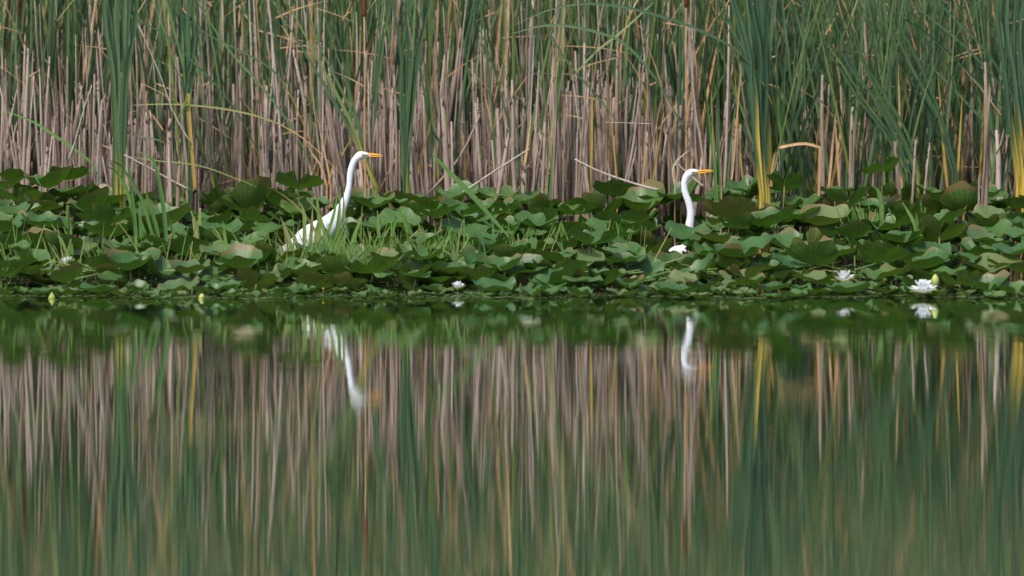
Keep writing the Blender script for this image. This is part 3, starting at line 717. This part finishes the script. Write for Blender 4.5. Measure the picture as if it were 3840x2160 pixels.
for i in range(560):
    px = U(-900, 4800); Y = U(22.6, 25.7); inside = -60 < px < 3900
    z = pad_z(Y) * (U(.35, .92) if inside else U(.6, 1.1))
    if blocked(px, PY(z, Y) - 25, 60, Y): z *= .4
    if 2440 < px < 2660 and 22.9 < Y < 24.75: z = min(z, .05)
    it.append((X_at(px, Y), Y, z, U(.09, .15), random.gauss(3, 10) * DEG, random.gauss(0, 10) * DEG, random.random() < .25))
merged_pads("lily_leaf_undergrowth", it, "lower lily leaves crowded beneath the raised ones")
it = []
for i in range(330):
    px = U(-900, 4800); Y = 22.1 + .8 * random.random() ** 1.5 + .09 * math.sin(px * .0061) + .06 * math.sin(px * .021) - (U(0, .35) if random.random() < .12 else 0)
    if blocked(px, 1105, 25, Y): continue
    it.append((X_at(px, Y), Y, U(.004, .02), U(.03, .085), random.gauss(1, 2) * DEG, random.gauss(0, 2) * DEG, random.random() < .5))
merged_pads("floating_pads", it, "small flat pads floating along the open water edge")
# weed and bits between the pads, also standing in for the reflected sky streak
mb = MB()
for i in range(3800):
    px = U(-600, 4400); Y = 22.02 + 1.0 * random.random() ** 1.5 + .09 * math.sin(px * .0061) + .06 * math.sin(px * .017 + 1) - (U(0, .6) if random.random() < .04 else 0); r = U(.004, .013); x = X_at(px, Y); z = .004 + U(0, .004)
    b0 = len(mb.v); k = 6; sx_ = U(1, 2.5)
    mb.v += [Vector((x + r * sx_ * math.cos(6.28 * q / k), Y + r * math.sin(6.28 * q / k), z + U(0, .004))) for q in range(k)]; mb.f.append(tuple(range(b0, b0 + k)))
tag(link("weed_sky_streak", mb.mesh("weed_sky_streak", M['padold_low'])), "floating weed and bits between the pads, standing in for a streak of reflected sky", None, None, "stuff")

# ------------------------------------------------------------------ grass
mb = MB()
def gblade(px, Y, L, lean, wd, z=0.0, cut=True):
    x = X_at(px, Y); n = 5; an = lean; c = random.gauss(0, .25)
    p = [Vector((x, Y, z))]
    dy = U(-.3, .3)
    for i in range(n - 1):
        an += c / n; p.append(p[-1] + Vector((math.sin(an), dy * abs(math.sin(an)), math.cos(an))) * L / (n - 1))
    mb.strip(p, [wd * .9, wd, wd, wd * .85, wd * (.55 if cut else .1)], Vector((1, U(-.7, .7), 0)), .2)
for i in range(1000):
    f = random.random()
    if f < .80: px = random.gauss(1480, 260); Y = U(23.0, 23.95)
    else: px = U(-50, 1150); Y = U(22.85, 23.5)
    if px > 2050: continue
    L = U(.10, .27) if random.random() < .85 else U(.25, .38)
    if Y < 23.97 and 1180 < px < 1330 and L > .27: L = .24
    gblade(px, Y, L, random.gauss(0, .45), U(.004, .010), U(0, .08), random.random() < .7)
for i in range(40): gblade(random.choice((3210, 3260, 3305, 3440, 3455, 3900)) + U(-15, 15), U(24.0, 24.3), U(.25, .48), random.gauss(0, .22), U(.006, .012), .05)
for i in range(60): gblade(U(1900, 2450), U(23.2, 23.9), U(.15, .34), random.gauss(0, .35), U(.005, .009), .05)
for i in range(500):  # flattened straw
    px = U(-50, 2050) if random.random() < .7 else U(2000, 3840); Y = U(22.75, 23.4); x = X_at(px, Y); an = U(-.5, .5) + random.choice((0, math.pi)); L = U(.06, .22)
    d = Vector((math.cos(an), math.sin(an) * .5, U(-.1, .35))) * L; z = U(.02, .12)
    mb.strip([Vector((x, Y, z)), Vector((x, Y, z)) + d * .5, Vector((x, Y, z)) + d], [.006, .006, .003], Vector((0, .4, 1)))
tag(link("grass", mb.mesh("grass", M['lime'])), "bright cut grass blades growing through the lily leaves", None, None, "stuff")
def gclump(base, Y, leaves, label, wpx=11, mat='lime'):
    b = P(*base, Y); b.z = 0; t = thing("grass_tuft", b, label, "grass tuft")
    for L in leaves:
        pp = [Vector((P(*L[0], Y).x, Y, 0)) - b] + [q - b for q in px_path(L, Y + U(-.06, .06), 9)]
        mb = MB(); mb.strip(pp, widths(wpx * U(.8, 1.2) * Y / F, len(pp), .3), Vector((1, U(-.5, .5), 0)), .2); link("leaf", mb.mesh("leaf", M[mat]), t)
gclump((515, 950), 23.6, [[(515, 930), (505, 830), (492, 700), (485, 620)], [(520, 930), (500, 800), (470, 700), (430, 640), (395, 625)], [(530, 940), (527, 850), (522, 750)],
        [(590, 950), (560, 840), (530, 740), (480, 660), (440, 610), (400, 602)], [(600, 950), (585, 850), (560, 770), (548, 720)], [(625, 950), (618, 820), (600, 700), (575, 600), (520, 568)],
        [(560, 950), (545, 890), (520, 800)], [(640, 960), (650, 880), (628, 800)]], "tall drooping green grass tuft left of the left egret", 13, 'blade')
gclump((250, 1000), 23.4, [[(272, 990), (265, 880), (258, 790)], [(268, 990), (255, 900), (238, 850)], [(262, 980), (230, 900), (192, 840)], [(230, 1000), (205, 930), (180, 870)], [(190, 1010), (180, 960), (160, 890)],
        [(255, 770), (253, 800), (255, 860)]], "upright pale grass tuft above the left white bloom", 9)
gclump((735, 960), 23.7, [[(735, 945), (738, 860), (715, 790)], [(738, 945), (745, 860), (752, 780)], [(742, 945), (735, 880), (722, 820)]], "three-bladed pale grass tuft left of left egret's tail", 13)
gclump((850, 1000), 23.4, [[(865, 1010), (848, 930), (792, 860)], [(860, 1010), (845, 900), (835, 830)], [(842, 940), (820, 880), (795, 850)]], "pair of cut grass stalks near the left egret's tail", 10)
gclump((1140, 960), 23.75, [[(1140, 945), (1142, 880), (1140, 800), (1125, 760)], [(1200, 950), (1190, 880), (1130, 790), (1060, 730), (1000, 700)], [(1215, 940), (1200, 880), (1190, 760), (1185, 750)],
        [(1210, 940), (1235, 860), (1255, 790), (1265, 730)], [(1285, 940), (1290, 860), (1288, 720)], [(1230, 940), (1260, 880), (1272, 800), (1276, 700)],
        [(1240, 940), (1215, 870), (1195, 800), (1150, 740)], [(1180, 945), (1188, 860), (1205, 800)], [(1255, 945), (1235, 890), (1210, 840)], [(1165, 945), (1168, 860), (1172, 780)], [(1120, 950), (1105, 890), (1075, 850)], [(1262, 940), (1275, 880), (1300, 830)], [(1310, 950), (1330, 880), (1362, 800)], [(1100, 960), (1085, 900), (1062, 830)], [(1060, 960), (1050, 920), (990, 890), (960, 880)]], "green blades crossing in front of the left egret's body", 11)
gclump((1420, 960), 23.7, [[(1430, 950), (1420, 880), (1415, 790)], [(1450, 950), (1470, 880), (1485, 820), (1492, 815)], [(1540, 960), (1530, 880), (1505, 800), (1502, 770)], [(1560, 940), (1545, 880), (1510, 800)],
        [(1360, 950), (1352, 880), (1358, 770)], [(1600, 960), (1600, 900), (1580, 845)]], "taller pale grass blades right of the left egret's body", 10)
gclump((2125, 890), 24.0, [[(2105, 890), (2108, 860), (2110, 840)], [(2085, 895), (2075, 850), (2085, 830)], [(1960, 900), (1975, 860), (1960, 820)]], "small bright cut grass shoots between the egrets", 12)
gclump((3305, 860), 24.2, [[(3305, 860), (3305, 780), (3295, 720), (3280, 700)], [(3309, 860), (3310, 790), (3312, 740)], [(3215, 860), (3205, 810), (3195, 775)], [(3238, 850), (3235, 810), (3233, 780)]], "short bright green blades beyond the olive fan leaf", 14, 'blade')
gclump((3430, 890), 23.9, [[(3440, 885), (3425, 830), (3385, 760)], [(3445, 885), (3438, 830), (3436, 800)]], "small pale shoot among leaves at right middle", 12)

# ------------------------------------------------------------------ water lilies
def petal_mesh(L, wd, cup):
    mb = MB(); n = 7
    for i in range(n):
        t = i / (n - 1); ww = wd * math.sin(math.pi * (t * .86 + .08)) ** .8 * .5
        for k in (-1, -.5, 0, .5, 1): mb.v.append((ww * k, L * t, cup * L * t * t + abs(k) ** 2 * ww * .5))
    for i in range(n - 1):
        for k in range(4): q = i * 5 + k; mb.f.append((q, q + 1, q + 6, q + 5))
    return mb.mesh("petal", M['petal'])
PET = petal_mesh(.06, .026, .12)
SEP = petal_mesh(.06, .028, .1).copy(); SEP.materials[0] = M['sepal']
st = MB()
for i in range(26):
    a_ = U(0, 6.28); r_ = U(.002, .012); st.tube([(r_ * math.cos(a_), r_ * math.sin(a_), 0), (r_ * 1.3 * math.cos(a_), r_ * 1.3 * math.sin(a_), .022)], [.0016, .0012], 5)
STA = st.mesh("stamens", M['stamen'])
def water_lily(px, py, Y, size, openness, label, tilt=(0, 0)):
    p = P(px, py, Y); t = thing("water_lily", p, label, "water lily", "white water lilies", rot=(tilt[0], tilt[1], 0), scale=(size,) * 3)
    for ring, (n, el, s) in enumerate(((8, 12, 1.0), (8, 36, .92), (7, 58, .78))):
        for k in range(n):
            o = link("petal", PET, t, (0, 0, .004 * ring)); e = (el + openness + U(-5, 5)) * DEG
            o.rotation_euler = (Matrix.Rotation(2 * math.pi * (k + .5 * ring) / n + U(-.1, .1), 3, 'Z') @ Matrix.Rotation(e, 3, 'X')).to_euler(); o.scale = (s, s, s)
    for k in range(4):
        o = link("sepal", SEP, t, (0, 0, -.004)); o.rotation_euler = (Matrix.Rotation(math.pi / 2 * k + .4, 3, 'Z') @ Matrix.Rotation((2 + openness) * DEG, 3, 'X')).to_euler()
    link("stamens", STA, t, (0, 0, .006))
    mb = MB(); mb.tube([(0, 0, 0), (.01, 0, -.06), (.02, .01, -(p.z + .08) / size)], [.005, .005, .005], 7); link("stalk", mb.mesh("stalk", M['stalk']), t)
water_lily(3160, 1056, 22.6, 1.35, 8, "open white water lily left of and behind the frontmost bloom", (.15, 0))
water_lily(3462, 1100, 22.12, 1.5, 6, "largest open white water lily at open water beside yellow bud", (.1, 0))
water_lily(256, 1008, 22.95, 1.25, 44, "half-closed white bloom in leaves at far left", (0, -.1))
water_lily(1716, 1088, 22.45, .9, 26, "small pointed white bloom at water's edge between egrets", (.1, .1))
def bud(px, py, Y, w_, h_, mat, label, tip=False):
    b = P(px, py, Y); t = thing("lily_bud", b, label, "flower bud"); s = F / Y; W, H = w_ / s, h_ / s; mb = MB(); n = 9
    mb.tube([(0, 0, H * i / (n - 1)) for i in range(n)], [max(.0015, W / 2 * math.sin(math.pi * (.12 + .86 * i / (n - 1))) ** .7) for i in range(n)], 12); link("sepals", mb.mesh("sepals", M[mat]), t)
    if tip:
        for k in range(5):
            o = link("petal", PET, t, (0, 0, H * .15)); o.rotation_euler = (Matrix.Rotation(k * 1.256, 3, 'Z') @ Matrix.Rotation(80 * DEG, 3, 'X')).to_euler(); q = H * .95 / .06; o.scale = (q * .8, q, q)
    mb = MB(); mb.tube([(0, 0, 0.002), (.005, 0, -.05), (.01, 0, -b.z - .08)], [.0045] * 3, 7); link("stalk", mb.mesh("stalk", M['stalk']), t)
bud(3507, 1074, 22.3, 30, 46, 'bud', "closed yellow-green bud standing behind the largest white bloom")
bud(195, 1132, 22.04, 26, 32, 'sepal', "opening green and white bud at water's edge far left", True)
bud(757, 1132, 22.05, 24, 32, 'bud', "closed pale green bud at water's edge left of left egret")
b = P(1212, 1094, 22.3); t = thing("bladderwort", b, "tiny yellow flower at water's edge below the left egret", "flower")
mb = MB(); mb.tube([(0, 0, -b.z - .03), (0, 0, .012)], [.0015, .0012], 5); link("stalk", mb.mesh("stalk", M['stalk']), t)
for k in (0, 1, 2):
    o = link("petal", PET.copy(), t, (0, 0, .012)); o.data.materials[0] = M['stamen']; o.scale = (.22,) * 3; o.rotation_euler = (50 * DEG, 0, k * 2.1)

# ------------------------------------------------------------------ egrets
def egret(origin, zs, Y, spine, eye, bill_up, bill_lo, lore, gape, label, legs, wing, foldk):
    ox, oy = origin
    def Q(u, v, dy=0.0): return P(ox + u / zs, oy + v / zs, Y) + Vector((0, dy, 0))
    m_ = Y / (F * zs)
    base = Q(legs[0][0], legs[0][1]); base.z = -.2
    t = thing("great_egret", base, label, "egret", "white egrets wading among the lily leaves")
    n, S = 96, 28; mb = MB(); sp = spline([s + (0,) * (4 - len(s)) for s in spine], n); ce = [Q(s[0], s[1]) - base for s in sp]
    for i in range(n):
        tg = (ce[min(i + 1, n - 1)] - ce[max(i - 1, 0)]).normalized(); nn = Vector((-tg.z, 0, tg.x))
        ah = sp[i][2] * m_; fr = sp[i][3] / 100
        for k in range(S):
            an = 2 * math.pi * k / S
            # folds and soft feather lumps where the neck joins the body
            lump = 1 + .012 * math.sin(5 * an + i * .21) + .008 * math.sin(9 * an - i * .37)
            mb.v.append(ce[i] + nn * ah * lump * math.cos(an) + Vector((0, 1, 0)) * ah * fr * lump * math.sin(an))
    for i in range(n - 1):
        for k in range(S): q = i * S; k2 = (k + 1) % S; mb.f.append((q + k, q + k2, q + S + k2, q + S + k))
    mb.f += [tuple(range(S - 1, -1, -1)), tuple((n - 1) * S + k for k in range(S))]
    bd = link("body", mb.mesh("body", M['white_feather']), t)
    # folded wings: long overlapping feathers along the flank
    for sgn in (-1, 1):
        wmb = MB(); W0, W1, lift = wing
        for r_, (off, ln, wf) in enumerate(((.0, 1.0, 1.0), (.28, .92, .9), (.52, .80, .8), (.72, .66, .7))):
            pts = []; NN = 9
            for i in range(NN):
                u = i / (NN - 1) * ln; uu = W1[0] + (W0[0] - W1[0]) * u; vv = W1[1] + (W0[1] - W1[1]) * u
                j = min(range(n), key=lambda q: (sp[q][0] - uu) ** 2 + (sp[q][1] - vv) ** 2)
                hh = sp[j][2]; fr = sp[j][3] / 100; q = .25 - off * .9
                dy = sgn * (hh * fr * math.sqrt(max(0.05, 1 - q * q)) * m_ + .004 + .002 * r_)
                tg = (ce[min(j + 1, n - 1)] - ce[max(j - 1, 0)]).normalized(); nn = Vector((-tg.z, 0, tg.x))
                pts.append(ce[j] + nn * hh * q * m_ * 1.0 + Vector((0, dy, 0)))
            wd = [lift * m_ * wf * (.25 + .75 * math.sin(math.pi * (.12 + .8 * i / (NN - 1)))) for i in range(NN)]
            wmb.strip(pts, wd, Vector((0, 0, 1)), -.12 * sgn)
        link("wing", wmb.mesh("wing", M['white_feather']), t)
    # bill: two mandibles
    def mand(name, up, lo, hw, mat):
        b_ = MB(); A = spline(up, 12); B = spline(lo, 12)
        for i in range(12):
            pu, pl = Q(*A[i]) - base, Q(*B[i]) - base; c = (pu + pl) / 2; hv = (pu - pl) / 2; wy = hw * (1 - i / 11.5) ** .8 + .0008
            for k in range(10):
                an = 2 * math.pi * k / 10; b_.v.append(c + hv * math.cos(an) + Vector((0, wy, 0)) * math.sin(an))
        for i in range(11):
            for k in range(10): q = i * 10; k2 = (k + 1) % 10; b_.f.append((q + k, q + k2, q + 10 + k2, q + 10 + k))
        b_.f += [tuple(range(9, -1, -1)), tuple(110 + k for k in range(10))]
        return link(name, b_.mesh(name, M[mat]), t)
    midl = [((a_[0] + b_[0]) / 2, a_[1] * .42 + b_[1] * .58) for a_, b_ in zip(bill_up, bill_lo)]
    mand("upper_bill", bill_up, [(x, y - .7) for x, y in midl], .0085, 'bill'); mand("lower_bill", [(x, y + .7) for x, y in midl], bill_lo, .0075, 'bill')
    def hit(u, v, sgn):
        j = min(range(n // 2, n), key=lambda q: (sp[q][0] - u) ** 2 + (sp[q][1] - v) ** 2)
        p = Q(u, v) - base; tg = (ce[min(j + 1, n - 1)] - ce[max(j - 1, 0)]).normalized(); nn = Vector((-tg.z, 0, tg.x))
        d = (p - ce[j]).dot(nn) / (sp[j][2] * m_); return p + Vector((0, sgn * sp[j][2] * m_ * sp[j][3] / 100 * math.sqrt(max(.06, 1 - d * d)), 0))
    for sgn in (-1, 1):
        for nm, pts, w0, mt in (("lore", lore, 10, 'lore'), ("gape", gape, 5, 'gape')):
            b_ = MB(); q = [hit(u, v, sgn) + Vector((0, sgn * (.0012 if nm == "lore" else .0018), 0)) for u, v in spline(pts, 8)]
            ww = [w0 * m_ * (.25 + .75 * i / 7) if nm == "lore" else w0 * m_ * (.35 + .65 * math.sin(math.pi * i / 7)) for i in range(8)]
            b_.tube(q, [x / 2 for x in ww], 8, .25, ph=0); link(nm, b_.mesh(nm, M[mt]), t)
        ep = hit(eye[0], eye[1], sgn); er = 8.5 * m_
        def ball(r, flat):
            b_ = MB(); nn_ = 8; b_.tube([(0, 0, 0)] * 0 + [(0, sgn * flat * r * math.sin(math.pi / 2 * i / nn_), 0) for i in range(nn_ + 1)], [r * math.cos(math.pi / 2 * i / nn_) + 1e-5 for i in range(nn_ + 1)], 16, 1, ph=0); return b_
        rim = link("eye", ball(er * 1.2, .35).mesh("eye", M['gape']), t, ep)
        link("iris", ball(er * .98, .55).mesh("iris", M['iris']), rim, (0, sgn * .0006, 0)); link("pupil", ball(er * .48, .6).mesh("pupil", M['pupil']), rim, (0, sgn * (.0006 + er * .36), 0))
    for i, (u, v) in enumerate(legs):
        b_ = MB(); p0 = Q(u, v) - base; k = p0 + Vector((-.03 + .05 * i, .02 - .04 * i, -.10)); f = Vector((p0.x + .0 + .06 * i, p0.y + .02 - .04 * i, -.05))
        b_.tube([p0 + Vector((0, .02 - .04 * i, .04)), p0 + Vector((0, .02 - .04 * i, 0)), k, k - Vector((0, 0, .01)), f], [.014, .010, .0065, .0075, .005], 9); link("leg", b_.mesh("leg", M['leg']), t)
    return t
egret((950, 480), 2.415, 24.0,
      [(205, 1130, 4, 60), (260, 1108, 18, 60), (320, 1078, 38, 62), (395, 1050, 74, 66), (470, 1015, 104, 70), (555, 978, 124, 72), (635, 930, 116, 74), (700, 870, 94, 76), (748, 808, 72, 78), (785, 750, 54, 80),
       (815, 694, 42, 82), (841, 635, 33, 84), (858, 575, 28, 84), (869, 515, 26, 84), (874, 455, 27, 84), (880, 402, 28, 84), (893, 350, 28, 84), (912, 305, 29, 80), (938, 272, 33, 76), (964, 252, 38, 68), (990, 246, 34, 66), (1015, 246, 27, 62), (1040, 246, 20, 60), (1066, 247, 12, 60)],
      (989, 239), [(1022, 229), (1050, 226), (1100, 231), (1145, 239), (1182, 251)], [(1030, 254), (1060, 264), (1100, 264), (1145, 260), (1182, 253)],
      [(994, 240), (1010, 240), (1032, 240)], [(982, 257), (1000, 250), (1025, 246), (1050, 247)],
      "larger white egret with body showing through grass, on the left", [(520, 1110), (580, 1105)], ((690, 870), (230, 1115), 70), 0)
egret((2350, 560), 2.415, 24.68,
      [(300, 1055, 4, 60), (345, 1030, 25, 62), (395, 990, 60, 66), (445, 960, 80, 70), (495, 950, 86, 72), (540, 920, 76, 74), (568, 870, 60, 78), (575, 810, 50, 80), (566, 750, 44, 82), (570, 685, 39, 84), (579, 622, 34, 84), (579, 560, 32, 84),
       (565, 490, 31, 84), (541, 425, 30, 84), (525, 365, 29, 84), (523, 305, 28, 84), (537, 257, 31, 80), (560, 226, 35, 74), (584, 211, 33, 68), (610, 205, 28, 66), (636, 204, 20, 62), (660, 204, 12, 60)],
      (596, 205), [(622, 190), (650, 187), (700, 185), (750, 184), (803, 193)], [(630, 214), (655, 222), (700, 218), (750, 207), (803, 195)],
      [(602, 206), (618, 204), (636, 202)], [(588, 220), (606, 212), (630, 207), (652, 206)],
      "white egret on the right sunk in leaves, only neck and head clear", [(470, 1020), (510, 1020)], ((540, 930), (330, 1030), 50), 0)

# ------------------------------------------------------------------ labels for the repeats
ORD = ["first", "second", "third", "fourth", "fifth", "sixth", "seventh", "eighth", "ninth", "tenth", "eleventh", "twelfth", "thirteenth", "fourteenth", "fifteenth", "sixteenth", "seventeenth", "eighteenth", "nineteenth", "twentieth"] + ["%dth" % i for i in range(21, 60)]
def name_all(items):  # each repeat is told apart by look, neighbour and order
    """items: (object, px, kind phrase, zone phrase)"""
    b = {}
    for o, px, ph, z in items: b.setdefault((ph, z), []).append((px, o))
    for (ph, z), L in b.items():
        L.sort(key=lambda q: q[0])
        for i, (px, o) in enumerate(L):
            o["label"] = ("%s %s" % (ph, z)) if len(L) == 1 else ("%s %s from left, %s" % (ORD[i], ph, z))
name_all([(o, px, "%s %s reed stem%s" % (d, {'dead': 'brown', 'pale': 'pale', 'white': 'whitish'}[m_], ln), zone(px)) for o, px, d, ln, m_ in STEMS])
name_all([(o, px, "%s%s cattail plant" % ("yellow-based " if m_ == 'gy2' else "green ", d), zone(px)) for o, px, d, m_ in CATS])
name_all(GOLD)
def lz(px):
    for lim, z in ((300, "at far left"), (650, "by the tall drooping grass tuft"), (1000, "left of the left egret"), (1400, "around the left egret"), (1700, "right of the left egret"), (2000, "left of centre gap"),
                   (2300, "midway between the egrets"), (2520, "left of the right egret"), (2720, "around the right egret"), (2960, "right of the right egret"), (3220, "near the olive fan leaf"), (3560, "above the largest white bloom"), (9999, "at far right")):
        if px < lim: return z
name_all([(o, px, "%s%s leaf %s" % ("olive " if old else "green ", "upturned" if pi_ < -.2 else "flat floating" if z < .03 else "steep" if pi_ > .3 else "round",
          "at open water" if Y < 22.6 else "in front rows" if Y < 23.3 else "in middle rows" if Y < 24.3 else "in back rows"), lz(px)) for o, px, py, Y, z, pi_, rad, old in LEAVES])
for o in [q[0] for q in LEAVES]:
    o["label"] = o["label"].replace("waters", "water").replace("rowss", "rows")
